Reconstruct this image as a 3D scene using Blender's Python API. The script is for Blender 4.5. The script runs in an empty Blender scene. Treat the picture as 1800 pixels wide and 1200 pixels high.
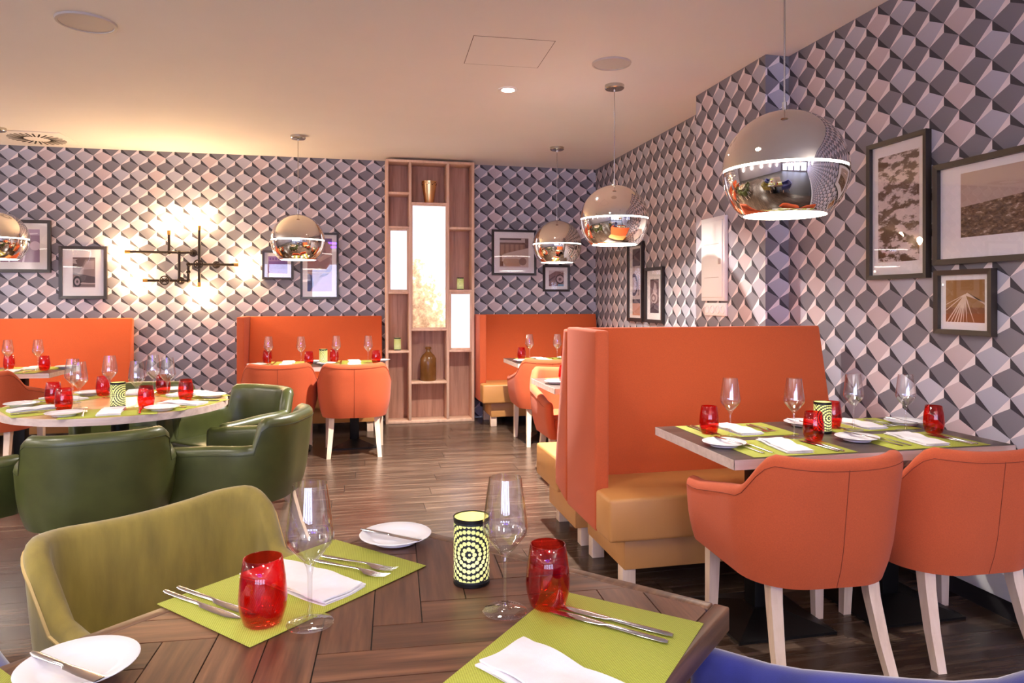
import bpy, bmesh, math, random
from mathutils import Vector, Matrix
random.seed(7)
R = math.radians; PI = math.pi
sc = bpy.context.scene
C = sc.collection

# ------------------------------------------------------------------ camera
H = 1.30; F_PX = 1235.0; YAW = 12.465
cam_d = bpy.data.cameras.new('camera'); cam = bpy.data.objects.new('camera', cam_d); C.objects.link(cam)
cam_d.sensor_width = 36; cam_d.lens = F_PX / 1800 * 36; cam_d.shift_y = -73 / 1800
cam_d.clip_start = 0.05
cam.location = (0, 0, H); cam.rotation_euler = (R(90), 0, R(-YAW))
sc.camera = cam
sc.view_settings.view_transform = 'Standard'; sc.view_settings.look = 'None'
sc.view_settings.gamma = 1; sc.view_settings.use_curve_mapping = False
sc.view_settings.exposure = 0.46

# ------------------------------------------------------------------ world: daylight outside the windows behind the camera
w = bpy.data.worlds.new('daylight'); sc.world = w; w.use_nodes = True
bg = w.node_tree.nodes['Background']; bg.inputs[0].default_value = (0.66, 0.70, 1.0, 1); bg.inputs[1].default_value = 9.0

# room lamps: the visible downlight first, then unseen fill lamps added for even light  (x, y, watts, colour)
WARM = (1.0, 0.91, 0.81)
DOWNLIGHTS_AND_FILL = [(1.053, 4.895, 125, (1, .93, .86)),
              (-2.2, 2.3, 22, WARM), (0.1, 2.3, 7, WARM),
              (-2.4, -0.2, 30, WARM), (0.2, -0.6, 14, WARM), (1.4, -0.8, 9, WARM),
              (-2.4, -2.8, 40, WARM), (0.4, -2.8, 30, WARM),
              (-4.9, 4.6, 60, WARM), (-4.9, 1.6, 60, WARM), (-4.9, -1.6, 50, WARM), (-0.2, -5.4, 40, WARM)]

# ------------------------------------------------------------------ dimensions
ZC = 2.80; YW = 7.70; XR = 2.60; XF = 2.68; XP = 2.44; YP0 = 3.86; YP1 = 4.76
XL = -6.2; YB = -7.2; T = 0.73; P = 0.1655

# ------------------------------------------------------------------ materials
def lin(c): c /= 255.0; return c / 12.92 if c <= .04045 else ((c + .055) / 1.055) ** 2.4
def col(*rgb): return (lin(rgb[0]), lin(rgb[1]), lin(rgb[2]), 1)
MATS = {}
def nodes(m): return m.node_tree.nodes, m.node_tree.links
def pm(name, rgb, rough=.5, metal=0., **kw):
    if name in MATS: return MATS[name]
    m = bpy.data.materials.new(name); m.use_nodes = True
    b = m.node_tree.nodes['Principled BSDF']
    b.inputs['Base Color'].default_value = col(*rgb); b.inputs['Roughness'].default_value = rough
    b.inputs['Metallic'].default_value = metal
    for k, v in kw.items(): b.inputs[k].default_value = v
    MATS[name] = m; return m
def math_n(N, L, op, a, b=None, c=None):
    n = N.new('ShaderNodeMath'); n.operation = op
    for i, v in enumerate((a, b, c)):
        if v is None: continue
        if hasattr(v, 'is_linked') or hasattr(v, 'links'): L.new(v, n.inputs[i])
        else: n.inputs[i].default_value = v
    return n.outputs[0]
def mixc(N, L, fac, a, b):
    n = N.new('ShaderNodeMix'); n.data_type = 'RGBA'
    for sock, v in ((n.inputs[0], fac), (n.inputs[6], a), (n.inputs[7], b)):
        if hasattr(v, 'links'): L.new(v, sock)
        else: sock.default_value = v
    return n.outputs[2]
def coord(N, L, kind='Object', scale=(1, 1, 1), rot=(0, 0, 0), loc=(0, 0, 0)):
    t = N.new('ShaderNodeTexCoord'); mp = N.new('ShaderNodeMapping')
    mp.inputs['Scale'].default_value = scale; mp.inputs['Rotation'].default_value = rot; mp.inputs['Location'].default_value = loc
    L.new(t.outputs[kind], mp.inputs[0]); return mp.outputs[0]
def noise(N, L, vec, scale, detail=3, rough=.5):
    n = N.new('ShaderNodeTexNoise'); n.inputs['Scale'].default_value = scale; n.inputs['Detail'].default_value = detail
    n.inputs['Roughness'].default_value = rough
    if vec is not None: L.new(vec, n.inputs['Vector'])
    return n.outputs['Fac']
def ramp(N, L, fac, stops):
    n = N.new('ShaderNodeValToRGB'); L.new(fac, n.inputs[0]); cr = n.color_ramp
    while len(cr.elements) > 1: cr.elements.remove(cr.elements[-1])
    cr.elements[0].position = stops[0][0]; cr.elements[0].color = stops[0][1]
    for p, c in stops[1:]:
        e = cr.elements.new(p); e.color = c
    return n.outputs[0]
def bump(N, L, h, strength, dist=.002):
    n = N.new('ShaderNodeBump'); n.inputs['Strength'].default_value = strength; n.inputs['Distance'].default_value = dist
    L.new(h, n.inputs['Height']); L.new(n.outputs[0], N['Principled BSDF'].inputs['Normal'])
def tex(name, rgb, rough, dark=.85, scale=60, bscale=300, bstr=.3, bdist=.001, cscale=(1, 1, 1), **kw):
    """plain material with a soft mottled colour and fine bump"""
    if name in MATS: return MATS[name]
    m = pm(name, rgb, rough, **kw); N, L = nodes(m)
    v = coord(N, L, 'Object', cscale)
    f = noise(N, L, v, scale, 4)
    c = col(*rgb); d = tuple(x * dark for x in c[:3]) + (1,)
    L.new(ramp(N, L, f, [(.3, d), (.7, c)]), N['Principled BSDF'].inputs['Base Color'])
    bump(N, L, noise(N, L, v, bscale, 2), bstr, bdist)
    return m
def wood(name, dark, mid, light, rough=.4, axis='X', scale=1., ring=9., rand=.25, spec=.5):
    if name in MATS: return MATS[name]
    m = pm(name, mid, rough, **{'Specular IOR Level': spec}); N, L = nodes(m)
    s = {'X': (1.2, 18, 18), 'Y': (18, 1.2, 18), 'Z': (18, 18, 1.2)}[axis]
    oi = N.new('ShaderNodeObjectInfo')
    tc = N.new('ShaderNodeTexCoord'); off = N.new('ShaderNodeVectorMath'); off.operation = 'ADD'
    mul = N.new('ShaderNodeVectorMath'); mul.operation = 'SCALE'; mul.inputs[0].default_value = (7.3, 5.1, 3.7)
    L.new(oi.outputs['Random'], mul.inputs['Scale']); L.new(tc.outputs['Object'], off.inputs[0]); L.new(mul.outputs[0], off.inputs[1])
    mp = N.new('ShaderNodeMapping'); mp.inputs['Scale'].default_value = tuple(x * scale for x in s); L.new(off.outputs[0], mp.inputs[0])
    f1 = noise(N, L, mp.outputs[0], 1.6, 6, .62)
    c = ramp(N, L, f1, [(.28, col(*dark)), (.5, col(*mid)), (.72, col(*light))])
    hs = N.new('ShaderNodeHueSaturation'); L.new(c, hs.inputs['Color'])
    L.new(math_n(N, L, 'MULTIPLY_ADD', oi.outputs['Random'], rand * 2, 1 - rand), hs.inputs['Value'])
    L.new(hs.outputs[0], N['Principled BSDF'].inputs['Base Color'])
    bump(N, L, f1, .18, .002)
    return m
def emit(name, rgb, strength):
    if name in MATS: return MATS[name]
    m = pm(name, rgb, .4); b = m.node_tree.nodes['Principled BSDF']
    b.inputs['Emission Color'].default_value = col(*rgb); b.inputs['Emission Strength'].default_value = strength
    return m
def thin_glass(name, tint=(1, 1, 1), rough=.0, f0=1.45, base=0.0, edge=1.0):
    if name in MATS: return MATS[name]
    m = bpy.data.materials.new(name); m.use_nodes = True; N, L = nodes(m); N.clear()
    o = N.new('ShaderNodeOutputMaterial'); t = N.new('ShaderNodeBsdfTransparent'); t.inputs[0].default_value = tuple(tint) + (1,)
    g = N.new('ShaderNodeBsdfGlossy'); g.inputs['Roughness'].default_value = rough; g.inputs[0].default_value = (1, 1, 1, 1)
    lw = N.new('ShaderNodeLayerWeight'); lw.inputs[0].default_value = .5; mx = N.new('ShaderNodeMixShader')
    r0 = ((f0 - 1) / (f0 + 1)) ** 2
    L.new(math_n(N, L, 'MULTIPLY_ADD', math_n(N, L, 'POWER', lw.outputs['Facing'], 5), 1 - r0, r0 + base), mx.inputs[0])
    e4 = math_n(N, L, 'POWER', lw.outputs['Facing'], 3)
    L.new(mixc(N, L, e4, tuple(tint) + (1,), tuple(x * edge for x in tint) + (1,)), t.inputs[0])
    L.new(t.outputs[0], mx.inputs[1]); L.new(g.outputs[0], mx.inputs[2]); L.new(mx.outputs[0], o.inputs[0])
    MATS[name] = m; return m

def wallpaper():
    m = pm('wallpaper', (180, 170, 180), .62); N, L = nodes(m)
    t = N.new('ShaderNodeUVMap'); s = N.new('ShaderNodeSeparateXYZ'); L.new(t.outputs[0], s.inputs[0])
    u, v = s.outputs[0], s.outputs[1]
    M = lambda op, a, b=None, c=None: math_n(N, L, op, a, b, c)
    fr = lambda a: M('SUBTRACT', M('FRACT', M('ADD', a, .5)), .5)          # signed distance to nearest integer
    ax = fr(u); ay = fr(M('SUBTRACT', v, .5))
    bx = fr(M('SUBTRACT', u, .5)); by = fr(v)
    isA = M('LESS_THAN', M('ADD', M('ABSOLUTE', ax), M('ABSOLUTE', ay)), .5)
    sel = lambda a, b: M('ADD', M('MULTIPLY', isA, a), M('MULTIPLY', M('SUBTRACT', 1, isA), b))
    x = sel(ax, bx); y = sel(ay, by)
    tri = M('GREATER_THAN', y, M('SUBTRACT', .25, M('MULTIPLY', M('ABSOLUTE', x), .5)))
    right = M('GREATER_THAN', x, 0)
    cm = M('MODULO', M('ADD', M('ROUND', u), 300), 3)
    pick = mixc(N, L, M('GREATER_THAN', cm, .5), col(174, 172, 184), col(179, 175, 186))
    pick = mixc(N, L, M('GREATER_THAN', cm, 1.5), pick, col(197, 180, 182))
    darkf = mixc(N, L, noise(N, L, None, 3), col(117, 114, 122), col(126, 121, 129))
    face = mixc(N, L, isA, darkf, pick)
    shade = M('MULTIPLY_ADD', M('ADD', x, y), .22, 1.0)
    hs = N.new('ShaderNodeHueSaturation'); L.new(face, hs.inputs['Color']); L.new(shade, hs.inputs['Value'])
    tric = mixc(N, L, right, col(232, 219, 218), col(52, 49, 58))
    L.new(mixc(N, L, tri, hs.outputs[0], tric), N['Principled BSDF'].inputs['Base Color'])
    return m

WALLP = wallpaper()
M_ceil = tex('ceiling_paint', (234, 229, 226), .8, .97, 2, 200, .05)
M_plain = tex('plain_paint', (206, 200, 200), .7, .96, 2, 200, .05)
M_white = pm('white_lacquer', (236, 234, 232), .35)
M_orange = tex('orange_fabric', (204, 86, 32), .85, .86, 260, 900, .5, .0012, **{'Sheen Weight': .15})
M_orange2 = tex('orange_chair_fabric', (200, 87, 42), .82, .86, 260, 900, .5, .0012, **{'Sheen Weight': .08})
M_tan = tex('tan_leather', (196, 138, 78), .42, .93, 8, 260, .12)
M_green = tex('green_leather', (80, 86, 42), .34, .7, 9, 220, .15, **{'Specular IOR Level': .6})
M_velvet = tex('olive_velvet', (158, 138, 56), .8, .6, 22, 500, .25, cscale=(1, 1, .22), **{'Sheen Weight': .3})
M_blue = tex('blue_velvet', (44, 52, 140), .8, .6, 14, 500, .25, **{'Sheen Weight': .7})
M_leg = wood('pale_beech', (206, 176, 150), (224, 197, 172), (234, 210, 188), .45, 'Z', .6, rand=.05)
M_seam = pm('seam_thread', (130, 52, 26), .8)
M_seamg = pm('green_seam', (46, 52, 26), .6)
M_floor = wood('floor_vinyl', (42, 32, 26), (72, 56, 46), (110, 90, 75), .27, 'X', 1.1, rand=.2)
M_slab = pm('floor_slab', (34, 29, 26), .5)
M_tplank = wood('parquet_wood', (60, 36, 26), (96, 62, 44), (126, 86, 62), .33, 'X', 1.8, rand=.22)
M_trim = wood('table_trim', (64, 42, 30), (100, 70, 50), (134, 98, 72), .38, 'X', 1.6, rand=.1)
M_tcore = pm('table_core', (26, 18, 14), .7)
M_dtop = wood('dark_oak_top', (56, 44, 40), (78, 64, 58), (96, 80, 74), .35, 'X', 1.2, rand=.05)
M_edge = wood('pale_edge_band', (196, 172, 160), (214, 192, 180), (226, 206, 194), .45, 'X', 1.2, rand=.05)
M_rtop = wood('oak_top', (186, 146, 92), (206, 166, 108), (220, 184, 126), .3, 'X', .9, rand=.05)
M_black = pm('black_metal', (16, 15, 16), .42, .4)
M_shelfw = wood('shelf_oak', (210, 168, 142), (228, 188, 160), (238, 200, 174), .5, 'Z', .7, rand=.06)
M_shelfb = wood('shelf_back_oak', (156, 114, 96), (190, 146, 124), (206, 164, 142), .5, 'Z', .8, rand=.06)
M_chrome = pm('mirror_chrome', (238, 232, 226), .025, 1.0)
M_brush = pm('brushed_nickel', (190, 186, 180), .25, 1.0)
M_steel = pm('cutlery_steel', (214, 212, 214), .14, 1.0)
M_iron = pm('pipe_iron', (52, 40, 32), .5, .5)
M_brass = pm('socket_brass', (190, 140, 70), .35, .8)
M_frame = pm('frame_dark', (44, 36, 36), .38)
M_frame2 = pm('frame_bronze', (50, 41, 35), .42)
M_mat = pm('passepartout', (246, 241, 241), .85)
M_china = pm('white_china', (238, 236, 240), .12)
M_linen = tex('white_linen', (238, 234, 238), .85, .96, 60, 700, .25)
M_red = thin_glass('red_glass', (.93, .24, .21), .0, 1.5, .01, .8)
M_glass = thin_glass('clear_glass', (.975, .98, .985), .0, 1.55, .05, .72)
M_pane = thin_glass('picture_glass', (.97, .97, .97), .0, 1.45)
M_wpane = thin_glass('window_glass', (.96, .98, 1), .0, 1.45)
M_ring = emit('pendant_light_ring', (255, 244, 232), 9.0)
M_diff = emit('pendant_diffuser', (255, 244, 230), 20.0)
M_bulb = emit('filament_bulb', (255, 214, 158), 230.0)
M_down = emit('down_fill_lens', (255, 250, 244), 30.0)
M_panel = emit('backlit_panel', (228, 240, 255), .72)
M_ledp = emit('purple_led', (110, 60, 255), 30.0)
M_gold = pm('hammered_gold', (236, 190, 132), .28, 1.0)
M_hole = pm('dark_hole', (40, 26, 16), .8)
M_stone = tex('salt_glazed_stoneware', (128, 84, 40), .22, .6, 9, 60, .1)
M_candle = emit('candle_wax', (255, 240, 180), 5.0)
M_grille = pm('speaker_grille', (196, 186, 180), .6)
M_ventslot = pm('vent_slot', (40, 32, 28), .8)
M_plinth = pm('dark_plinth', (26, 22, 24), .6)
M_tile = pm('rear_wall_paint', (120, 112, 116), .7)

def mat_weave():
    m = pm('green_weave', (176, 182, 60), .7); N, L = nodes(m)
    v = coord(N, L, 'Object', (1, 1, 1))
    s = N.new('ShaderNodeSeparateXYZ'); L.new(v, s.inputs[0])
    a = math_n(N, L, 'SINE', math_n(N, L, 'MULTIPLY', s.outputs[0], 2 * PI / .0052))
    b = math_n(N, L, 'SINE', math_n(N, L, 'MULTIPLY', s.outputs[1], 2 * PI / .0052))
    h = math_n(N, L, 'MULTIPLY_ADD', math_n(N, L, 'MULTIPLY', a, b), .5, .5)
    L.new(mixc(N, L, h, col(146, 152, 40), col(192, 196, 84)), N['Principled BSDF'].inputs['Base Color'])
    bump(N, L, h, .5, .0012); return m
M_weave = mat_weave()

def mat_lantern():
    """black sleeve pierced with rings of dots that the candle shines through (UV: u = arc/height units, v = height)"""
    m = pm('pierced_lantern', (20, 26, 34), .5); N, L = nodes(m)
    M = lambda op, a, b=None, c=None: math_n(N, L, op, a, b, c)
    t = N.new('ShaderNodeUVMap'); s = N.new('ShaderNodeSeparateXYZ'); L.new(t.outputs[0], s.inputs[0])
    u = M('SUBTRACT', M('FRACT', M('ADD', s.outputs[0], .5)), .5)
    u = M('MULTIPLY', u, .82); v = M('SUBTRACT', s.outputs[1], .50)
    r = M('SQRT', M('ADD', M('MULTIPLY', u, u), M('MULTIPLY', v, v)))
    d = .085
    k = M('ROUND', M('DIVIDE', r, d))
    dr = M('SUBTRACT', r, M('MULTIPLY', k, d))
    ang = M('ARCTAN2', v, u)
    n = M('MAXIMUM', M('ROUND', M('MULTIPLY', k, 8.0)), 1)
    fa = M('SUBTRACT', M('FRACT', M('ADD', M('MULTIPLY', M('DIVIDE', ang, 2 * PI), n), .5)), .5)
    da = M('MULTIPLY', M('DIVIDE', fa, n), M('MULTIPLY', r, 2 * PI))
    dd = M('SQRT', M('ADD', M('MULTIPLY', dr, dr), M('MULTIPLY', da, da)))
    hole = M('LESS_THAN', dd, .031)
    band = M('LESS_THAN', M('ABSOLUTE', v), .42)
    hole = M('MULTIPLY', hole, band)
    glow = ramp(N, L, s.outputs[1], [(0, col(150, 165, 80)), (.35, col(250, 245, 180)), (.6, col(220, 220, 130)), (1, col(150, 160, 80))])
    b = N['Principled BSDF']
    L.new(mixc(N, L, hole, col(20, 26, 34), col(210, 210, 130)), b.inputs['Base Color'])
    L.new(glow, b.inputs['Emission Color']); L.new(M('MULTIPLY', hole, .6), b.inputs['Emission Strength'])
    return m
M_lantern = mat_lantern()

def flat(rgb):
    return pm('print_%d_%d_%d' % tuple(rgb), rgb, .8)
def print_noise(name, a, b, scale, cs=(1, 1, 1), lo=.45, hi=.52, c3=None):
    if name in MATS: return MATS[name]
    m = pm(name, a, .8); N, L = nodes(m); v = coord(N, L, 'Object', cs)
    f = noise(N, L, v, scale, 6, .65)
    st = [(lo, col(*a)), (hi, col(*b))]
    if c3: st.append((min(1, hi + .12), col(*c3)))
    L.new(ramp(N, L, f, st), N['Principled BSDF'].inputs['Base Color']); return m
def panel_art():
    m = pm('backlit_art', (230, 240, 250), .4); N, L = nodes(m); b = N['Principled BSDF']
    v = coord(N, L, 'Object', (1, 1, 1))
    f = noise(N, L, v, 11, 6, .75); s = N.new('ShaderNodeSeparateXYZ'); L.new(v, s.inputs[0])
    lowz = math_n(N, L, 'MULTIPLY', math_n(N, L, 'SUBTRACT', s.outputs[2], .05), .42)
    leftx = math_n(N, L, 'MULTIPLY', s.outputs[0], .7)
    g = math_n(N, L, 'ADD', math_n(N, L, 'ADD', f, lowz), leftx)
    c = ramp(N, L, g, [(.10, col(176, 136, 98)), (.30, col(222, 196, 150)), (.38, col(236, 226, 180)), (.44, col(228, 240, 252))])
    L.new(c, b.inputs['Base Color']); L.new(c, b.inputs['Emission Color']); b.inputs['Emission Strength'].default_value = .66
    return m
M_panelart = panel_art()

# ------------------------------------------------------------------ mesh helpers
def finish(name, bm, mat, parent=None, smooth=35, loc=None):
    bmesh.ops.recalc_face_normals(bm, faces=bm.faces)
    me = bpy.data.meshes.new(name); bm.to_mesh(me); bm.free()
    if smooth: me.shade_smooth(); me.set_sharp_from_angle(angle=R(smooth))
    return link(name, me, mat, parent, loc)
def link(name, me, mat, parent=None, loc=None):
    o = bpy.data.objects.new(name, me); C.objects.link(o)
    if mat is not None and not me.materials:
        for x in (mat if isinstance(mat, (list, tuple)) else [mat]): me.materials.append(x)
    if parent is not None: o.parent = parent
    if loc is not None: o.location = loc
    return o
def tag(o, label, cat, group=None):
    o['label'] = label; o['category'] = cat
    if group: o['group'] = group
    return o
def thing(name, label, cat, loc=(0, 0, 0), rz=0, group=None):
    o = bpy.data.objects.new(name, None); C.objects.link(o); o.empty_display_size = .1
    o.location = loc; o.rotation_euler = (0, 0, rz); return tag(o, label, cat, group)
def struct(o): o['kind'] = 'structure'; return o
def kids(o): return [c for c in bpy.data.objects if c.parent == o]
def dup(o, parent=None, children=None):
    c = o.copy(); C.objects.link(c); c.parent = parent
    for k in CH.get(o, ()):
        dupk = dup(k, c); CH.setdefault(c, []).append(dupk)
    return c
CH = {}
def index_children(root):
    for k in kids(root):
        CH.setdefault(root, []).append(k); index_children(k)
def box(bm, x0, x1, y0, y1, z0, z1, mi=0):
    v = [bm.verts.new(p) for p in ((x0, y0, z0), (x1, y0, z0), (x1, y1, z0), (x0, y1, z0), (x0, y0, z1), (x1, y0, z1), (x1, y1, z1), (x0, y1, z1))]
    fs = [bm.faces.new([v[i] for i in f]) for f in ((3, 2, 1, 0), (4, 5, 6, 7), (0, 1, 5, 4), (1, 2, 6, 5), (2, 3, 7, 6), (3, 0, 4, 7))]
    for f in fs: f.material_index = mi
    return v
def bev(bm, w, seg=2):
    bmesh.ops.bevel(bm, geom=bm.edges[:], offset=w, segments=seg, profile=.5, affect='EDGES', clamp_overlap=True)
def rbox(name, x0, x1, y0, y1, z0, z1, mat, parent=None, b=.004, seg=2, loc=None):
    bm = bmesh.new(); box(bm, x0, x1, y0, y1, z0, z1)
    if b: bev(bm, b, seg)
    return finish(name, bm, mat, parent, 50 if b else 0, loc)
def prism(bm, poly, z0, z1, axis='z'):
    def pt(a, b, c): return (a, b, c) if axis == 'z' else ((c, a, b) if axis == 'x' else (a, c, b))
    lo = [bm.verts.new(pt(a, b, z0)) for a, b in poly]; hi = [bm.verts.new(pt(a, b, z1)) for a, b in poly]
    bm.faces.new(lo[::-1]); bm.faces.new(hi); n = len(poly)
    for i in range(n): bm.faces.new((lo[i], lo[(i + 1) % n], hi[(i + 1) % n], hi[i]))
def lathe(bm, prof, n=32, cx=0, cy=0, cz=0):
    rings = []
    for r, z in prof:
        if r < 1e-5: rings.append([bm.verts.new((cx, cy, cz + z))])
        else: rings.append([bm.verts.new((cx + r * math.cos(2 * PI * i / n), cy + r * math.sin(2 * PI * i / n), cz + z)) for i in range(n)])
    for a, b in zip(rings, rings[1:]):
        for i in range(n):
            j = (i + 1) % n
            if len(a) == 1 and len(b) > 1: bm.faces.new((a[0], b[j], b[i]))
            elif len(b) == 1 and len(a) > 1: bm.faces.new((a[i], a[j], b[0]))
            elif len(a) > 1: bm.faces.new((a[i], a[j], b[j], b[i]))
def tube(bm, pts, r, n=8, cap=True):
    pts = [Vector(p) for p in pts]; rings = []
    for i, p in enumerate(pts):
        d = (pts[min(i + 1, len(pts) - 1)] - pts[max(i - 1, 0)]).normalized()
        a = d.orthogonal().normalized() if i == 0 else (a - d * a.dot(d)).normalized()
        b = d.cross(a); rr = r[i] if isinstance(r, (list, tuple)) else r
        rings.append([bm.verts.new(p + rr * (a * math.cos(2 * PI * k / n) + b * math.sin(2 * PI * k / n))) for k in range(n)])
    for A, B in zip(rings, rings[1:]):
        for k in range(n): bm.faces.new((A[k], A[(k + 1) % n], B[(k + 1) % n], B[k]))
    if cap: bm.faces.new(rings[0][::-1]); bm.faces.new(rings[-1])
def sm(x): x = max(0, min(1, x)); return x * x * (3 - 2 * x)

# ------------------------------------------------------------------ the room
def wall_mesh(name, quads, parent=None):
    """quads: list of ((p0,u0),(p1,u1), z0, z1): vertical strips with UVs in wallpaper periods"""
    me = bpy.data.meshes.new(name); vs = []; fs = []; uv = []
    for (p0, u0), (p1, u1), z0, z1, v0 in quads:
        b = len(vs)
        vs += [(*p0, z0), (*p1, z0), (*p1, z1), (*p0, z1)]; fs.append((b, b + 1, b + 2, b + 3))
        uv += [(u0, (z0 - v0) / P), (u1, (z0 - v0) / P), (u1, (z1 - v0) / P), (u0, (z1 - v0) / P)]
    me.from_pydata(vs, [], fs); ly = me.uv_layers.new(name='UVMap')
    for i, c in enumerate(uv): ly.data[i].uv = c
    return link(name, me, WALLP, parent)
uB = lambda x: (x + .316) / P
struct(wall_mesh('wall_back', [((((XL), YW), uB(XL)), ((XF + .1, YW), uB(XF + .1)), 0, ZC, 2.649)]))
uR = lambda y: -(y - 2.44) / P
struct(wall_mesh('wall_right', [(((XR, YP0), uR(YP0)), ((XR, YB), uR(YB)), 0, ZC, .981)]))
struct(wall_mesh('wall_right_far', [(((XF + .01, YW), uR(YW)), ((XF, YP1 - .1), uR(YP1 - .1)), 0, ZC, .981)]))
struct(wall_mesh('wall_pier', [(((XF + .1, YP1), uR(YP1) - (XF + .1 - XP) / P), ((XP, YP1), uR(YP1)), 0, ZC, .981),
                               (((XP, YP1), uR(YP1)), ((XP, YP0), uR(YP0)), 0, ZC, .981),
                               (((XP, YP0), uR(YP0)), ((XR + .05, YP0), uR(YP0) + (XR + .05 - XP) / P), 0, ZC, .981)]))
bm = bmesh.new(); box(bm, XL - .2, XR + .4, YB - .2, YW + .2, ZC, ZC + .1); struct(finish('ceiling', bm, M_ceil, None, 0))
bm = bmesh.new(); box(bm, XL - .2, XR + .4, YB - .2, YW + .2, -.10, -.004); floor = struct(finish('floor', bm, M_slab, None, 0))
bm = bmesh.new(); box(bm, XL - .15, XL, YB, YW, 0, ZC); struct(finish('wall_left', bm, M_tile, None, 0))
# floor planks, children of the floor
PW, PL = .185, 1.22
bm = bmesh.new(); box(bm, 0, PL - .0025, 0, PW - .0025, -.006, 0); 
plank0 = finish('plank', bm, M_floor, floor, 0); first = True
row = 0; y = 1.0
while y < YW - .01:
    x = -3.9 - ((row * .47) % 1) * PL
    while x < XR - .02:
        p = plank0 if first else plank0.copy()
        if not first: C.objects.link(p); p.parent = floor
        first = False
        yy = min(y, YW - PW); xx = min(x, XF - PL) if y > 3.9 else min(x, XR - PL)
        p.location = (xx, yy, -random.random() * .0002); x += PL
    y += PW; row += 1
# rear wall with windows
bm = bmesh.new(); wins = [(-5.6, -3.9), (-3.5, -1.8), (-1.4, .3), (.7, 2.3)]
xs = [XL] + [q for w_ in wins for q in w_] + [XR]
for i in range(0, len(xs), 2): box(bm, xs[i], xs[i + 1], YB - .2, YB, 0, ZC)
for a, b in wins:
    box(bm, a, b, YB - .2, YB, 0, .35); box(bm, a, b, YB - .2, YB, 2.45, ZC)
struct(finish('wall_front', bm, M_tile, None, 0))
for i, (a, b) in enumerate(wins):
    e = bpy.data.objects.new('window_%d' % (i + 1), None); C.objects.link(e); struct(e); e.location = ((a + b) / 2, YB - .1, .35)
    hw = (b - a) / 2; bm = bmesh.new()
    for x in (-hw, -.025, hw - .05): box(bm, x, x + .05, -.03, .03, 0, 2.1)
    box(bm, -hw, hw, -.03, .03, 0, .05); box(bm, -hw, hw, -.03, .03, 2.05, 2.1)
    finish('window_frame', bm, M_frame, e, 0)
    for x in (-hw + .05, .025): rbox('pane', x, x + hw - .075, -.004, .004, .05, 2.05, M_wpane, e, 0)
# skirting box on the right wall
sk = rbox('baseboard_right', XR - .02, XR, -2.0, YP0, .077, .18, M_white, None, .004); struct(sk)
rbox('trim_1', XR - .012, XR, -2.0, YP0, 0, .077, M_plinth, None, 0)['kind'] = 'structure'

# ------------------------------------------------------------------ ceiling fittings
for i, (x, y, watts, c) in enumerate(DOWNLIGHTS_AND_FILL):  # all after the first are added fill, built as downlights
    vis = i == 0
    t = thing('downlight_and_fill', 'small lit recessed downlight in the ceiling between the two round speakers' if vis else
              'added fill lamp built as a recessed ceiling downlight, out of view', 'downlight', (x, y, ZC), 0, None if vis else 'added fill downlights out of view')
    if vis: t['label'] = 'small glowing recessed downlight in the ceiling beyond the access hatch'
    bm = bmesh.new(); lathe(bm, [(.045, -.001), (.048, -.008), (.066, -.006), (.07, 0), (.045, 0)], 28); finish('trim_ring', bm, M_white, t)
    bm = bmesh.new(); lathe(bm, [(.044, -.004), (0, -.004)], 24); finish('lens', bm, M_down, t)
    ld = bpy.data.lights.new('down_fill_lamp', 'AREA'); ld.shape = 'DISK'; ld.size = .07 if vis else .30; ld.energy = watts; ld.color = c; ld.spread = R(115 if vis else 150)
    lo = bpy.data.objects.new('lamp', ld); C.objects.link(lo); lo.parent = t; lo.location = (0, 0, -.015)
def speaker(loc, r, label):
    t = thing('ceiling_speaker', label, 'speaker', loc)
    bm = bmesh.new(); lathe(bm, [(r * .86, -.002), (r * .88, -.012), (r * .97, -.010), (r, 0), (r * .86, 0)], 40); finish('rim', bm, M_grille, t)
    bm = bmesh.new(); lathe(bm, [(r * .87, -.007), (r * .5, -.0085), (0, -.009)], 40); finish('grille', bm, M_grille, t)
speaker((-1.426, 4.203, ZC), .15, 'round flush ceiling speaker at the top left of the ceiling')
speaker((1.577, 4.212, ZC), .125, 'round flush ceiling speaker next to the access hatch')
t = thing('access_hatch', 'flush square access hatch in the ceiling', 'hatch', (.895, 4.17, ZC), R(-2))
rbox('frame', -.24, .24, -.24, .24, -.001, .0, pm('hatch_gap', (120, 110, 104), .8), t, 0)
rbox('panel', -.236, .236, -.236, .236, -.0013, -.0006, M_ceil, t, 0)
t = thing('air_diffuser', 'square swirl air diffuser with radial slots in the ceiling corner', 'air vent', (-2.90, 7.33, ZC))
vp_ = rbox('plate', -.30, .30, -.30, .30, -.006, .0, M_ceil, t, .002)
bm = bmesh.new(); box(bm, .105, .235, -.007, .007, -.0085, -.0055); s0 = finish('slot', bm, M_ventslot, vp_, 0)
for k in range(28):
    s = s0 if k == 0 else s0.copy()
    if k: C.objects.link(s); s.parent = vp_
    s.rotation_euler = (0, 0, 2 * PI * k / 28 + .0)
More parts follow.
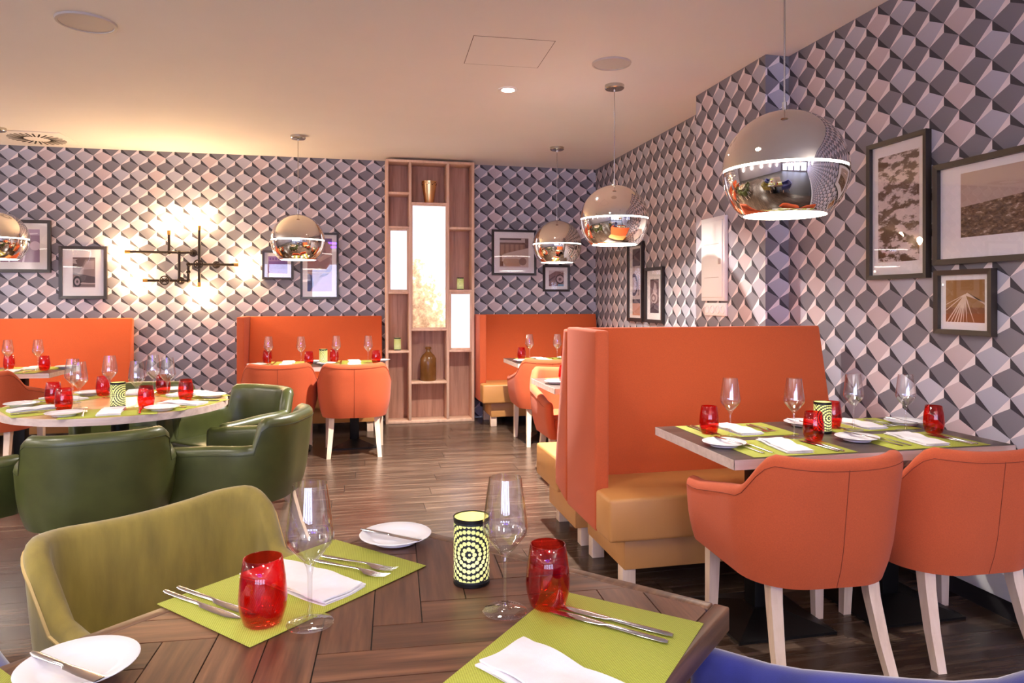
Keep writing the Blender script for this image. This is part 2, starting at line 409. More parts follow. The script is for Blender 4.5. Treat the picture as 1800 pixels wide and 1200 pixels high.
# fill lamps shaped as wall sconces, added out of view to brighten the ceiling
FILL_UPL = [(XL + .09, 5.4, 0), (XL + .09, 2.8, 0), (XL + .09, .2, 0), (XL + .09, -2.4, 0), (XL + .09, -5.0, 0), (-3.7, YB + .09, 90), (-1.6, YB + .09, 90), (.5, YB + .09, 90), (XR - .09, -4.6, 180), (XR - .09, -1.6, 180)]
for k, (x, y, a) in enumerate(FILL_UPL):
    t = thing('fill_uplight', 'added half round fill uplight on the walls out of view', 'wall lamp', (x, y, 1.85), R(a), 'added fill uplights out of view')
    bm = bmesh.new(); lathe(bm, [(.02, -.12), (.05, -.10), (.085, 0), (.080, 0), (.045, -.095), (0, -.10)], 24); finish('bowl', bm, M_white, t)
    ld = bpy.data.lights.new('fill_uplight_lamp', 'AREA'); ld.shape = 'DISK'; ld.size = .14; ld.energy = 110 if a == 0 else 60; ld.color = (1, .92, .84); ld.spread = R(170)
    lo = bpy.data.objects.new('lamp', ld); C.objects.link(lo); lo.parent = t; lo.location = (0, 0, -.01); lo.rotation_euler = (PI, 0, 0)
# purple LED ring of the bar ceiling behind the camera
t = thing('led_ring', 'round purple lit ceiling ring over the bar behind the camera', 'ceiling lamp', (-1.2, -3.8, ZC))
bm = bmesh.new(); n = 48
tube(bm, [(.9 * math.cos(2 * PI * k / n), .9 * math.sin(2 * PI * k / n), -.05) for k in range(n + 1)], .035, 8, False); finish('tube', bm, M_ledp, t)
bm = bmesh.new(); lathe(bm, [(.98, 0), (.98, -.03), (.82, -.03), (.82, 0)], 48); finish('housing', bm, M_white, t)

# ------------------------------------------------------------------ pendant lamps
def make_pendant():
    t = thing('pendant_lamp', '', 'pendant lamp'); r = .24
    def arc(a0, a1, n=14, rr=r): return [(rr * math.cos(a0 + (a1 - a0) * i / n), rr * math.sin(a0 + (a1 - a0) * i / n)) for i in range(n + 1)]
    a_top = R(90); a_s1 = R(1.2); a_s0 = R(-1.2); a_bot = -math.acos(.68)
    bm = bmesh.new(); up = arc(a_top, a_s1); up[0] = (0, r); lathe(bm, up + [(up[-1][0] - .012, up[-1][1])], 64); us = finish('upper_shell', bm, M_chrome, t, 60)
    bm = bmesh.new(); lo = arc(a_s0, a_bot); lathe(bm, [(lo[0][0] - .012, lo[0][1])] + lo + [(lo[-1][0] - .006, lo[-1][1]), (lo[-1][0] - .006, lo[-1][1] + .02)], 64); finish('lower_shell', bm, M_chrome, t, 60)
    bm = bmesh.new(); ra = r * math.cos(a_s1) - .006; lathe(bm, [(ra, r * math.sin(a_s1)), (ra, r * math.sin(a_s0))], 64); finish('light_ring', bm, M_ring, t)
    bm = bmesh.new(); lathe(bm, [(lo[-1][0] - .007, lo[-1][1] + .006), (.05, lo[-1][1] + .004), (0, lo[-1][1] + .004)], 48); finish('diffuser', bm, M_diff, t)
    bm = bmesh.new(); lathe(bm, [(0, r + .035), (.009, r + .035), (.009, r + .004), (.02, r + .003), (.022, r - .004), (0, r - .002)], 20); finish('collar', bm, M_brush, us)
    index_children(t); return t
pend0 = make_pendant(); first = True
PENDANTS = [((1.665, 2.50, 1.812), 'largest chrome globe pendant lamp hanging over the right booth table'),
            ((1.76, 4.643, 1.861), 'chrome globe pendant lamp hanging behind the orange booth divider'),
            ((1.924, 6.654, 1.843), 'smallest chrome globe pendant, hanging before the two framed prints in the right back corner'),
            ((-.524, 6.70, 1.842), 'chrome globe pendant lamp hanging between the pipe lamp and the shelving'),
            ((-3.06, 6.95, 1.832), 'chrome globe pendant lamp cut off by the left edge of the photo')]
for loc, lab in PENDANTS:
    t = pend0 if first else dup(pend0); first = False
    t.location = loc; t['label'] = lab; t['group'] = 'chrome globe pendant lamps'
    top = ZC - loc[2]
    bm = bmesh.new(); tube(bm, [(0, 0, .27), (0, 0, top - .02)], .0035, 8); finish('cable', bm, M_brush, t)
    bm = bmesh.new(); lathe(bm, [(0, top - .045), (.006, top - .045), (.008, top - .03), (.062, top - .028), (.068, top - .022), (.068, top), (0, top)], 32); finish('canopy', bm, M_brush, t)

# ------------------------------------------------------------------ framed pictures
def disc(cx, cy, r, n=24, ry=None): return [(cx + r * math.cos(2 * PI * k / n), cy + (ry or r) * math.sin(2 * PI * k / n)) for k in range(n)]
def rect(x0, x1, y0, y1): return [(x0, y0), (x1, y0), (x1, y1), (x0, y1)]
SEP = (120, 92, 84); BRN = (118, 84, 52); DK = (62, 46, 46)
def art(kind):
    if kind == 'car':
        return [(rect(0, 1, 0, 1), (122, 104, 104)), ([(0, .45), (.3, .5), (.55, .92), (1, .95), (1, .1), (0, .12)], (150, 128, 124)), ([(.42, .6), (.6, .88), (.95, .9), (.95, .62)], (184, 162, 160)),
                ([(0, .5), (1, .36), (1, .12), (.35, .2), (.3, .4), (0, .42)], (84, 70, 72)), (disc(.2, .2, .19), (46, 38, 40)), (disc(.2, .2, .12), (170, 150, 150)), (disc(.2, .2, .05), (70, 58, 58)),
                (rect(.35, 1, .13, .16), (196, 176, 170)), (rect(0, 1, 0, .03), (206, 190, 190)), ([(0, .8), (.2, .78), (.12, .9), (.22, .94), (0, .95)], (206, 190, 186))]
    if kind == 'goal':
        return [(rect(0, 1, 0, 1), (150, 116, 148)), (rect(0, 1, .82, 1), (188, 160, 196)), ([(.55, 0), (.6, 0), (.75, .85), (.7, .85)], (236, 222, 240)), ([(.2, 0), (.24, 0), (.3, .55), (.26, .55)], (236, 222, 240)),
                ([(.1, .78), (.95, .86), (.95, .9), (.1, .82)], (236, 222, 240)), (disc(.88, .5, .14), (214, 192, 214))]
    if kind == 'text':
        a = [(rect(0, 1, 0, 1), (128, 92, 164)), (rect(0, 1, .72, .98), (166, 132, 190)), (rect(0, 1, .0, .05), (206, 184, 220))]
        for k in range(3): a.append((rect(.05, .95, .1 + .06 * k, .12 + .06 * k), (190, 164, 212)))
        for k in range(6): a.append((rect(.06 + .15 * k, .15 + .15 * k, .78, .92), (120, 84, 156)))
        return a
    if kind == 'road':
        return [(rect(0, 1, 0, 1), (166, 132, 138)), (rect(0, 1, .93, 1), (120, 92, 150)), ([(0, 0), (.12, 0), (.26, .12), (.18, .3), (0, .34)], (84, 96, 140)),
                ([(.12, 0), (1, 0), (1, .47), (.3, .1)], (196, 168, 204)), ([(.45, .25), (1, .5), (1, .42), (.8, .3)], (112, 84, 128)), ([(.4, .6), (1, .8), (1, .68), (.5, .55)], (206, 176, 176)),
                (disc(.85, .82, .12), (190, 158, 168)), (rect(0, 1, .34, .36), (206, 176, 160))]
    if kind == 'garage':
        a = [(rect(0, 1, 0, 1), (146, 112, 98)), (rect(0, 1, .8, 1), (196, 178, 176)), (rect(0, .75, .93, .98), (70, 56, 56)), (rect(.88, 1, .66, .97), (112, 84, 80)), (rect(0, 1, .78, .84), (120, 90, 82))]
        for k in range(5): a.append((rect(.04 + .17 * k, .14 + .17 * k, .42, .78), (172, 136, 118)))
        a += [([(.08, .42), (.3, .5), (1, .66), (1, .04), (.08, .04)], (212, 190, 178)), ([(.15, .3), (.6, .3), (.72, .26), (.72, .04), (.2, .04), (.12, .18)], (190, 156, 132)), (disc(.8, .2, .13), (150, 120, 108)), (rect(0, .12, .0, .2), (120, 84, 74)), (rect(0, 1, 0, .04), (206, 186, 184))]
        return a
    if kind == 'wheel':
        return [(rect(0, 1, 0, 1), (140, 108, 112)), ([(0, .7), (.45, .95), (1, .9), (1, 1), (0, 1)], (206, 186, 192)), (disc(.75, .45, .3), (70, 52, 58)), (disc(.75, .45, .23), (196, 168, 172)), (disc(.75, .45, .1), (110, 84, 90)), ([(.55, 0), (1, 0), (1, .12), (.62, .14)], (128, 176, 206)), ([(0, .3), (.45, .6), (.42, .68), (0, .42)], (104, 78, 84))]
    if kind == 'moto':
        return [(rect(0, 1, 0, 1), (120, 92, 96)), ([(.3, .6), (.5, .92), (.7, .85), (.8, .6)], (206, 184, 184)), (disc(.45, .45, .4, ry=.17), (214, 194, 194)), (disc(.4, .44, .28, ry=.12), (150, 120, 122)), (disc(.4, .44, .15, ry=.06), (220, 200, 198)), ([(0, 0), (1, 0), (1, .2), (.4, .3), (0, .22)], (84, 64, 70)), (rect(0, 1, .97, 1), (60, 46, 50))]
    if kind == 'cycle':
        return [(rect(0, 1, 0, 1), (206, 186, 188)), (rect(0, 1, .74, 1), (96, 76, 90)), (rect(.35, .95, .45, .74), (222, 208, 214)), (disc(.2, .46, .5, ry=.17), (70, 58, 92)), (disc(.2, .46, .36, ry=.12), (196, 178, 188)), (rect(0, 1, .18, .24), (70, 56, 70)), (rect(0, 1, 0, .18), (206, 150, 128)), (rect(.75, .85, .3, .6), (120, 96, 110))]
    if kind == 'bridge':
        a = [(rect(0, 1, 0, 1), (156, 112, 62)), (rect(0, 1, 0, .35), (134, 84, 46)), ([(.5, .64), (.56, .7), (1, .42), (1, .47)], (222, 196, 176))]
        for k, x in enumerate((0, .0, .02, .12, .22, .3, .38, .46, .56, .74)):
            y0 = (.42, .28, .0, 0, 0, 0, 0, 0, 0, 0)[k]; w_ = .03 if k < 7 else .012
            a.append(([(x, y0), (x + w_, y0), (.53, .66), (.49, .66)], (226, 200, 180)))
        return a
    return []
def picture(name, label, wall, c, z, wd, ht, fw, m, kind, mat=M_frame, depth=.028, group=None, noise_mat=None):
    t = thing(name, label, 'picture', group=group)
    if wall == 'back': t.matrix_world = Matrix(((1, 0, 0, c), (0, 0, -1, YW - .001), (0, 1, 0, z), (0, 0, 0, 1)))
    else: t.matrix_world = Matrix(((0, 0, -1, wall - .001), (-1, 0, 0, c), (0, 1, 0, z), (0, 0, 0, 1)))
    hw, hh = wd / 2, ht / 2
    bm = bmesh.new()
    o = [(-hw, -hh), (hw, -hh), (hw, hh), (-hw, hh)]; i_ = [(-hw + fw, -hh + fw), (hw - fw, -hh + fw), (hw - fw, hh - fw), (-hw + fw, hh - fw)]
    ob, of, jf, jb = [[bm.verts.new((x, y, zz)) for x, y in q] for q, zz in ((o, 0), (o, depth), (i_, depth - .003), (i_, 0))]
    for A, B in ((ob, of), (of, jf), (jf, jb), (jb, ob)):
        for k in range(4): bm.faces.new((A[k], A[(k + 1) % 4], B[(k + 1) % 4], B[k]))
    finish('frame', bm, mat, t, 0)
    rbox('passepartout', -hw + fw * .8, hw - fw * .8, -hh + fw * .8, hh - fw * .8, .002, .010, M_mat, t, 0)
    l, r, tt, b = m; x0, x1, y0, y1 = -hw + l, hw - r, -hh + b, hh - tt
    if noise_mat: rbox('print', x0, x1, y0, y1, .0095, .0108, noise_mat, t, 0)
    if kind:
        me = bpy.data.meshes.new('print'); vs = []; fs = []; mi = []; mats = []
        for k, (poly, rgb) in enumerate(art(kind)):
            mm = flat(rgb)
            if mm not in mats: mats.append(mm)
            b0 = len(vs); zz = .0105 + .00012 * k
            vs += [(x0 + (x1 - x0) * min(1, max(0, px)), y0 + (y1 - y0) * min(1, max(0, py)), zz) for px, py in poly]
            fs.append(tuple(range(b0, b0 + len(poly)))); mi.append(mats.index(mm))
        me.from_pydata(vs, [], fs)
        for mm in mats: me.materials.append(mm)
        for k, q in enumerate(mi): me.polygons[k].material_index = q
        link('print', me, None, t)
    rbox('glass', -hw + fw * .9, hw - fw * .9, -hh + fw * .9, hh - fw * .9, .0135, .0155, M_pane, t, 0)
    return t
g = 'framed prints on the back wall'
picture('framed_picture', 'framed print of white goal posts partly behind the far left pendant', 'back', -3.19, 1.822, .54, .51, .03, (.10, .10, .09, .10), 'goal', group=g)
picture('framed_picture', 'framed photograph of a vintage car left of the pipe wall lamp', 'back', -2.635, 1.57, .43, .52, .03, (.12, .11, .11, .11), 'car', group=g)
picture('framed_picture', 'small framed purple print half hidden by the pendant beside the pipe lamp', 'back', -.803, 1.664, .31, .30, .022, (.06, .06, .06, .06), 'text', group=g)
picture('framed_picture', 'tall framed print of a diagonal road behind the pendant left of the shelving', 'back', -.382, 1.661, .39, .70, .022, (.07, .07, .06, .08), 'road', group=g)
picture('framed_picture', 'framed sepia photograph of an old car by a building, right of the shelving', 'back', 1.724, 1.83, .51, .51, .025, (.09, .09, .09, .09), 'garage', group=g)
picture('framed_picture', 'small framed photograph of a wheel below the smallest pendant', 'back', 2.215, 1.545, .315, .30, .025, (.07, .07, .06, .06), 'wheel', group=g)
g = 'framed prints on the right wall'
picture('framed_picture', 'tall narrow framed print of a bicycle wheel on the far right wall', XF, 6.46, 1.475, .38, .77, .035, (.11, .08, .06, .06), 'cycle', group=g)
picture('framed_picture', 'framed motorcycle photograph beside the tall bicycle print', XF, 6.015, 1.345, .39, .51, .03, (.10, .10, .11, .09), 'moto', group=g)
mt = print_noise('print_mountains', (96, 68, 46), (226, 208, 206), 9, (1, 2.2, 1), .47, .53)
picture('framed_picture', 'tall framed brown and white aerial mountain print on the right wall', XR, 2.952, 1.748, .39, .69, .022, (.062, .062, .075, .085), None, M_frame2, .032, g, mt)
hl = print_noise('print_hills', (92, 66, 42), (140, 108, 76), 34, (1, 2.5, 1), .42, .58, (222, 198, 180))
t = picture('framed_picture', 'largest framed sepia city panorama on the right wall, cut by the photo edge', XR, 2.36, 1.685, .72, .455, .025, (.135, .135, .06, .115), None, M_frame2, .032, g, hl)
me = bpy.data.meshes.new('print_sky'); me.from_pydata([(-.225, .02, .0112), (.225, .055, .0112), (.225, .167, .0112), (-.225, .167, .0112)], [], [(0, 1, 2, 3)]); link('print_sky', me, flat((196, 170, 156)), t)
picture('framed_picture', 'small framed sepia bridge cable print below the city panorama', XR, 2.565, 1.29, .30, .285, .022, (.05, .05, .045, .055), 'bridge', M_frame2, .032, g)

# ------------------------------------------------------------------ electrical cabinet and socket strip on the pier
t = thing('electrical_cabinet', 'white wall mounted electrical cabinet door on the patterned pier', 'cabinet')
t.matrix_world = Matrix(((0, 0, -1, XP), (-1, 0, 0, 4.463), (0, 1, 0, 1.583), (0, 0, 0, 1)))
rbox('body', -.162, .162, -.29, .29, 0, .028, M_white, t, .004)
dr_ = rbox('door', -.142, .142, -.265, .262, .026, .036, M_white, t, .003)
bm = bmesh.new(); box(bm, .10, .125, -.04, .0, .034, .044); bev(bm, .004); finish('latch', bm, M_grille, dr_)
for yy in (.1, -.13):
    rbox('vent_line', -.10, .10, yy, yy + .004, .0355, .0368, M_grille, dr_, 0)
t = thing('socket_strip', 'white strip of four round wall sockets under the electrical cabinet', 'socket')
t.matrix_world = Matrix(((0, 0, -1, XP), (-1, 0, 0, 4.455), (0, 1, 0, 1.235), (0, 0, 0, 1)))
rbox('plate', -.15, .15, -.045, .045, 0, .014, M_white, t, .004)
for k in range(4):
    bm = bmesh.new(); x = -.108 + .072 * k
    lathe(bm, [(.031, .013), (.029, .019), (.022, .019), (.020, .006), (0, .006)], 24, x, 0, 0); finish('socket', bm, M_white, t)

# ------------------------------------------------------------------ shelving with backlit panels
SY = 7.45
t = thing('shelving_unit', 'tall oak shelving unit with three backlit panels on the back wall', 'shelving', (0, 0, 0))
X0, X1, D1, D2, X5 = .296, 1.234, .536, .935, .028
def bd(x0, x1, z0, z1, y0=SY, y1=YW - .002, m=M_shelfw, name='board'): return rbox(name, x0, x1, y0, y1, z0, z1, m, t, .0015, 1)
bd(X0, X0 + X5, .0, 2.775); bd(X1 - X5, X1, 0, 2.775); bd(D1, D1 + X5, .03, 2.75); bd(D2, D2 + X5, .03, 2.75)
bd(X0 + X5, X1 - X5, 2.75, 2.775); bd(X0 + X5, X1 - X5, .0, .03)
cl = (X0 + X5, D1); cc = (D1 + X5, D2); cr = (D2 + X5, X1 - X5)
for (a, b), zs in ((cl, (2.42, 2.06, 1.375, .755)), (cc, (2.318, .985, .425)), (cr, (2.065, 1.395, .755))):
    for z in zs: bd(a, b, z - .012, z + .013)
for a, b in (cl, cc, cr): bd(a, b, .03, 2.75, SY + .215, SY + .225, M_shelfb, 'back_panel')
def light_panel(a, b, z0, z1, mat, fr=.022):
    for q in ((a, a + fr, z0, z1), (b - fr, b, z0, z1), (a + fr, b - fr, z1 - fr, z1), (a + fr, b - fr, z0, z0 + fr)): bd(*q, SY + .001, SY + .02, M_shelfw, 'panel_surround')
    o = rbox('light_panel', -(b - a) / 2 + fr, (b - a) / 2 - fr, -.004, .004, -(z1 - z0) / 2 + fr, (z1 - z0) / 2 - fr, mat, t, 0)
    o.location = ((a + b) / 2, SY + .012, (z0 + z1) / 2); o['label'] = 'glowing backlit panel'
light_panel(*cl, 1.388, 2.048, M_panel); light_panel(*cc, .998, 2.306, M_panelart, .012); light_panel(*cr, .768, 1.383, M_panel)
# on the shelves
t = thing('gold_bucket', 'tapered gold metal bucket with pierced rim on the top shelf', 'bucket', (.757, 7.54, 2.331))
bm = bmesh.new(); lathe(bm, [(0, 0), (.044, 0), (.048, .01), (.062, .1), (.076, .2), (.08, .235), (.077, .235), (.058, .1), (.04, .012), (0, .012)], 40); finish('body', bm, M_gold, t)
bm = bmesh.new()
for k in range(26):
    a = 2 * PI * k / 26; z = .195 + .026 * ((k * 7) % 3) / 2; rr = .076 + (z - .2) * .11
    bmesh.ops.create_uvsphere(bm, u_segments=8, v_segments=5, radius=.0045 + .002 * (k % 2), matrix=Matrix.Translation((rr * math.cos(a), rr * math.sin(a), z)))
finish('pierced_holes', bm, M_hole, t)
t = thing('stoneware_jar', 'brown glazed stoneware jar on the middle shelf of the shelving unit', 'jar', (.748, 7.54, .438))
bm = bmesh.new(); lathe(bm, [(0, 0), (.078, 0), (.085, .012), (.086, .17), (.084, .235), (.066, .27), (.034, .30), (.024, .315), (.024, .335)], 40); jb_ = finish('body', bm, M_stone, t)
bm = bmesh.new(); lathe(bm, [(.024, .333), (.032, .337), (.033, .352), (.027, .36), (.018, .36), (.018, .335)], 32); finish('lip', bm, M_stone, jb_)

def make_lantern():
    t = thing('candle_lantern', '', 'lantern'); r, h = .036, .132
    me = bpy.data.meshes.new('sleeve'); vs = []; fs = []; uv = []; n = 48
    for k in range(n + 1):
        a = 2 * PI * k / n
        for z in (0, h): vs.append((r * math.cos(a), r * math.sin(a), z))
    for k in range(n):
        fs.append((2 * k, 2 * k + 2, 2 * k + 3, 2 * k + 1)); q0, q1 = k / n * 2, (k + 1) / n * 2
        uv += [(q0, 0), (q1, 0), (q1, 1), (q0, 1)]
    me.from_pydata(vs, [], fs); ly = me.uv_layers.new(name='UVMap')
    for i, c in enumerate(uv): ly.data[i].uv = c
    me.shade_smooth(); link('sleeve', me, M_lantern, t)
    bm = bmesh.new(); lathe(bm, [(0, 0), (r + .001, 0), (r + .001, .006), (r - .002, .008), (0, .008)], 40); finish('base', bm, M_black, t)
    bm = bmesh.new(); lathe(bm, [(r - .001, h - .004), (r - .001, h + .001), (r + .001, h + .001), (r + .001, h - .006)], 40); finish('rim', bm, M_black, t)
    bm = bmesh.new(); lathe(bm, [(0, .01), (.03, .01), (.03, .085), (.0, .085)], 24); finish('candle', bm, M_candle, t)
    bm = bmesh.new(); lathe(bm, [(r - .0015, .008), (r - .0015, h - .001)], 40); finish('lining', bm, pm('cream_lining', (226, 220, 160), .8), t)
    index_children(t); return t
lan0 = make_lantern(); lan_first = [True]
def lantern(x, y, z, lab, rz=0.):
    t = lan0 if lan_first[0] else dup(lan0); lan_first[0] = False
    t.location = (x, y, z); t.rotation_euler = (0, 0, rz); t['label'] = lab; t['group'] = 'pierced candle lanterns'; return t
lantern(.42, 7.51, .768, 'small glowing candle lantern on the left lower shelf of the shelving')
lantern(1.09, 7.51, 1.408, 'small glowing candle lantern on the right shelf of the shelving')

# ------------------------------------------------------------------ industrial pipe wall lamp
t = thing('pipe_wall_lamp', 'industrial iron pipe wall lamp with six glowing bulbs', 'wall lamp', (0, 0, 0))
PY = YW - .075
def wp(u, v, Y=PY):
    A = R(YAW); a = (u - 900) / F_PX; d = (math.sin(A) + a * math.cos(A), math.cos(A) - a * math.sin(A), -(v - 527) / F_PX)
    k = Y / d[1]; return Vector((k * d[0], Y, H + k * d[2]))
J = {k: wp(*v) for k, v in dict(a=(228, 441), b=(297, 443), b2=(297, 412), c=(315, 443.5), d=(337, 444), e=(315, 493), f=(259, 493), g=(331, 492), h=(331, 478), i=(331, 465), j=(350, 464.5), k=(350, 404), l=(350, 497), m=(378, 465), n=(412, 465)).items()}
def hv(a, b):  # straighten to horizontal / vertical runs
    return J[a], J[b]
def flatz(keys, z):
    for k in keys: J[k].z = z
def flatx(keys, x):
    for k in keys: J[k].x = x
flatz('abcd', J['c'].z) if False else [setattr(J[k], 'z', J['c'].z) for k in ('a', 'b', 'c', 'd')]
[setattr(J[k], 'z', J['e'].z) for k in ('e', 'f', 'g')]; [setattr(J[k], 'z', J['j'].z) for k in ('i', 'j', 'm', 'n')]
[setattr(J[k], 'x', J['b'].x) for k in ('b', 'b2')]; [setattr(J[k], 'x', J['c'].x) for k in ('c', 'e')]; [setattr(J[k], 'x', J['g'].x) for k in ('g', 'h', 'i')]; [setattr(J[k], 'x', J['j'].x) for k in ('j', 'k', 'l')]
for a, b in (('a', 'd'), ('b', 'b2'), ('c', 'e'), ('f', 'g'), ('g', 'i'), ('i', 'n'), ('k', 'l')):
    bm = bmesh.new(); tube(bm, [J[a], J[b]], .0125, 10); finish('pipe', bm, M_iron, t)
for k in 'bcdegihjm':
    bm = bmesh.new(); bmesh.ops.create_uvsphere(bm, u_segments=14, v_segments=8, radius=.021, matrix=Matrix.Translation(J[k])); finish('fitting', bm, M_iron, t)
for k in ('d', 'e', 'm'):
    bm = bmesh.new(); p = J[k]; tube(bm, [p, (p.x, YW - .012, p.z)], .010, 10)
    tube(bm, [(p.x, YW - .012, p.z), (p.x, YW, p.z)], .038, 24); finish('wall_flange', bm, M_iron, t)
for p in (J['j'], wp(291, 493.5)):
    p = Vector((p.x, PY - .04, J['j'].z if p is J['j'] else J['e'].z)); bm = bmesh.new(); n = 20
    tube(bm, [(p.x + .042 * math.cos(2 * PI * k / n), p.y, p.z + .042 * math.sin(2 * PI * k / n)) for k in range(n + 1)], .0065, 6, False)
    for k in range(4): a = PI / 4 + PI / 2 * k; tube(bm, [(p.x, p.y, p.z), (p.x + .042 * math.cos(a), p.y, p.z + .042 * math.sin(a))], .005, 6)
    tube(bm, [(p.x, p.y, p.z), (p.x, PY, p.z)], .007, 8); finish('valve_wheel', bm, M_iron, t)
for k, d in (('a', (-1, 0)), ('f', (-1, 0)), ('b2', (0, 1)), ('k', (0, 1)), ('n', (1, 0)), ('l', (0, -1))):
    p = J[k]; dv = Vector((d[0], 0, d[1])); bm = bmesh.new(); tube(bm, [p - dv * .004, p + dv * .045], .017, 14); so = finish('socket', bm, M_brass, t)
    bm = bmesh.new(); prof = [(0, .04), (.012, .045), (.016, .06), (.028, .085), (.032, .105), (.027, .13), (.014, .146), (0, .15)]
    lathe(bm, prof, 18); b = finish('bulb', bm, M_bulb, so); b['label'] = 'glowing filament bulb'
    b.location = p; b.rotation_mode = 'QUATERNION'; b.rotation_quaternion = Vector((0, 0, 1)).rotation_difference(dv)

# ------------------------------------------------------------------ benches
def make_bench(label, W, loc, rz=0, wing=True, ht=1.16, wing_side=0, group='orange upholstered benches'):
    """front faces -Y; x 0..W, y=0 is the rear plane"""
    t = thing('upholstered_bench', label, 'bench', loc, rz, group)
    wt = .068 if wing else 0.
    bm = bmesh.new()
    poly = [(-.63, .25), (-.63, .44), (-.19, .44), (-.19, .25)]
    if wing and wing_side == 0: L_ = [(0, -.63), (W, -.63), (W, -.19), (wt + .002, -.19), (wt + .002, -.447), (0, -.447)]
    elif wing: L_ = [(0, -.63), (W, -.63), (W, -.447), (W - wt - .002, -.447), (W - wt - .002, -.19), (0, -.19)]
    else: L_ = [(0, -.63), (W, -.63), (W, -.19), (0, -.19)]
    prism(bm, L_, .25, .44); bev(bm, .016, 3); finish('seat_cushion', bm, M_tan, t, 50)
    xa = wt if wing and wing_side == 0 else 0; xb = W - wt if wing and wing_side else W
    bm = bmesh.new(); prism(bm, [(-.215, .44), (-.215, .30), (-.01, .25), (0, ht - .01), (-.06, ht)], xa + .001, xb, 'x'); bev(bm, .012, 3); finish('backrest', bm, M_orange, t, 50)
    if wing:
        a, b = (0, wt) if wing_side == 0 else (W - wt, W)
        bm = bmesh.new(); prism(bm, [(-.445, .245), (-.445, ht), (0, ht), (0, .245)], a, b, 'x'); bev(bm, .012, 3); finish('side_wing', bm, M_orange2, t, 50)
    rbox('plinth', .10, W - .06, -.55, -.04, .10, .252, M_tan, t, .004)
    for x in (.10, W - .16):
        for y in (-.53, -.12): rbox('leg', x, x + .062, y, y + .062, 0, .101, M_leg, t, .002)
    return t
make_bench('orange high backed booth bench facing the camera at the right', 1.44, (1.06, 3.487, 0))
make_bench('orange booth bench back to back behind the right booth divider', 1.36, (2.42, 3.489, 0), PI, False, 1.15)
make_bench('orange bench against the back wall right of the shelving', 1.40, (1.245, 7.62, 0), 0, True, 1.145)
make_bench('orange bench with left wing against the back wall beside the shelving', 1.39, (-1.13, 7.62, 0), 0, True, 1.135)
make_bench('orange bench without visible wing at the left of the back wall', 1.90, (-4.05, 7.60, 0), 0, False, 1.125)

# ------------------------------------------------------------------ tub chairs
def tub_shell(W, Dp, hb, ha, z0, th, lean, style, rc, fl=.19):
    """closed upholstered shell swept round a U: arms and back in one skin"""
    hw = W / 2 - th / 2; yb = -Dp * .5 + th / 2; yf = Dp * .5
    path = []; n1, n2, n3 = 8, 12, 12
    for i in range(n1): path.append((-hw, yf + (yb + rc - yf) * i / n1))
    for i in range(n2):
        a = PI + PI / 2 * i / n2; path.append((-hw + rc + rc * math.cos(a), yb + rc + rc * math.sin(a)))
    for i in range(n3 + 1): path.append((-hw + rc + (2 * hw - 2 * rc) * i / n3, yb))
    path = path + [(-x, y) for x, y in path[:n1 + n2][::-1]]
    P_ = [Vector((x, y, 0)) for x, y in path]; L_ = [0]
    for a, b in zip(P_, P_[1:]): L_.append(L_[-1] + (b - a).length)
    mid = L_[-1] / 2; secs = []; tops = []
    for i, p in enumerate(P_):
        tg = (P_[min(i + 1, len(P_) - 1)] - P_[max(i - 1, 0)]).normalized(); nrm = Vector((tg.y, -tg.x, 0))   # outward
        if nrm.dot(p - Vector((0, .1, 0))) < 0: nrm = -nrm
        d = abs(L_[i] - mid)
        if style == 'slope': k = 1 - sm((d - fl) / .115); h = ha + .055 - .075 * max(0, min(1, (d - .28) / .36)) + (hb - ha - .055 + .014 * (d / fl) ** 2 - .014) * k
        else: k = 1 - sm((d - .235) / .035); h = ha - .012 * sm((d - .4) / .3) + (hb - ha) * k
        back = 1 - sm((d - .16) / .30)
        secs.append((p, nrm, tg, h, back))
    def ring(p, nrm, h, back, sc=1., zcut=0.):
        tt = th * sc; pts = []; h = h - zcut
        def off(z, o):
            f = max(0, (z - z0) / (hb - z0)); return p + nrm * (o + lean * back * f + .018 * (1 - back) * math.sin(min(1, f * 1.4) * PI / 2) - .02 * (1 - min(1, f * 3)) ** 2) + Vector((0, 0, z))
        for q in range(7): z = z0 + (h - tt * .5 - z0) * q / 6; pts.append(off(z, tt / 2))
        for q in range(1, 6): a = PI * q / 6; pts.append(off(h - tt * .5 + tt * .5 * math.sin(a), tt / 2 * math.cos(a)))
        for q in range(5): z = h - tt * .5 + (z0 + .08 - h + tt * .5) * q / 4; pts.append(off(z, -tt / 2))
        pts.append(off(z0, -tt / 2)); return pts
    R_ = []
    p, nrm, tg, h, bk = secs[0]
    for a in (80, 50, 25): a = R(a); R_.append([q - tg * (th * .45 * math.sin(a)) for q in ring(p, nrm, h, bk, math.cos(a), th * .4 * (1 - math.cos(a)))])
    for p, nrm, tg, h, bk in secs: R_.append(ring(p, nrm, h, bk))
    for a in (25, 50, 80): a = R(a); R_.append([q + tg * (th * .45 * math.sin(a)) for q in ring(p, nrm, h, bk, math.cos(a), th * .4 * (1 - math.cos(a)))])
    bm = bmesh.new(); V = [[bm.verts.new(q) for q in r] for r in R_]; K = len(V[0])
    for A, B in zip(V, V[1:]):
        for k in range(K): bm.faces.new((A[k], A[(k + 1) % K], B[(k + 1) % K], B[k]))
    bm.faces.new(V[0]); bm.faces.new(V[-1][::-1])
    seam = []
    for r in R_[3:-3]:                      # seam line on the outer face a little below the top roll
        a = r[6]; n_ = (r[6] - r[11]); n_.z = 0; seam.append(a + n_.normalized() * .0008 - Vector((0, 0, .004)))
    mids = R_[len(R_) // 2]; vseam = [q + Vector((0, -.0008, 0)) for q in mids[0:7]]
    return bm, seam, vseam
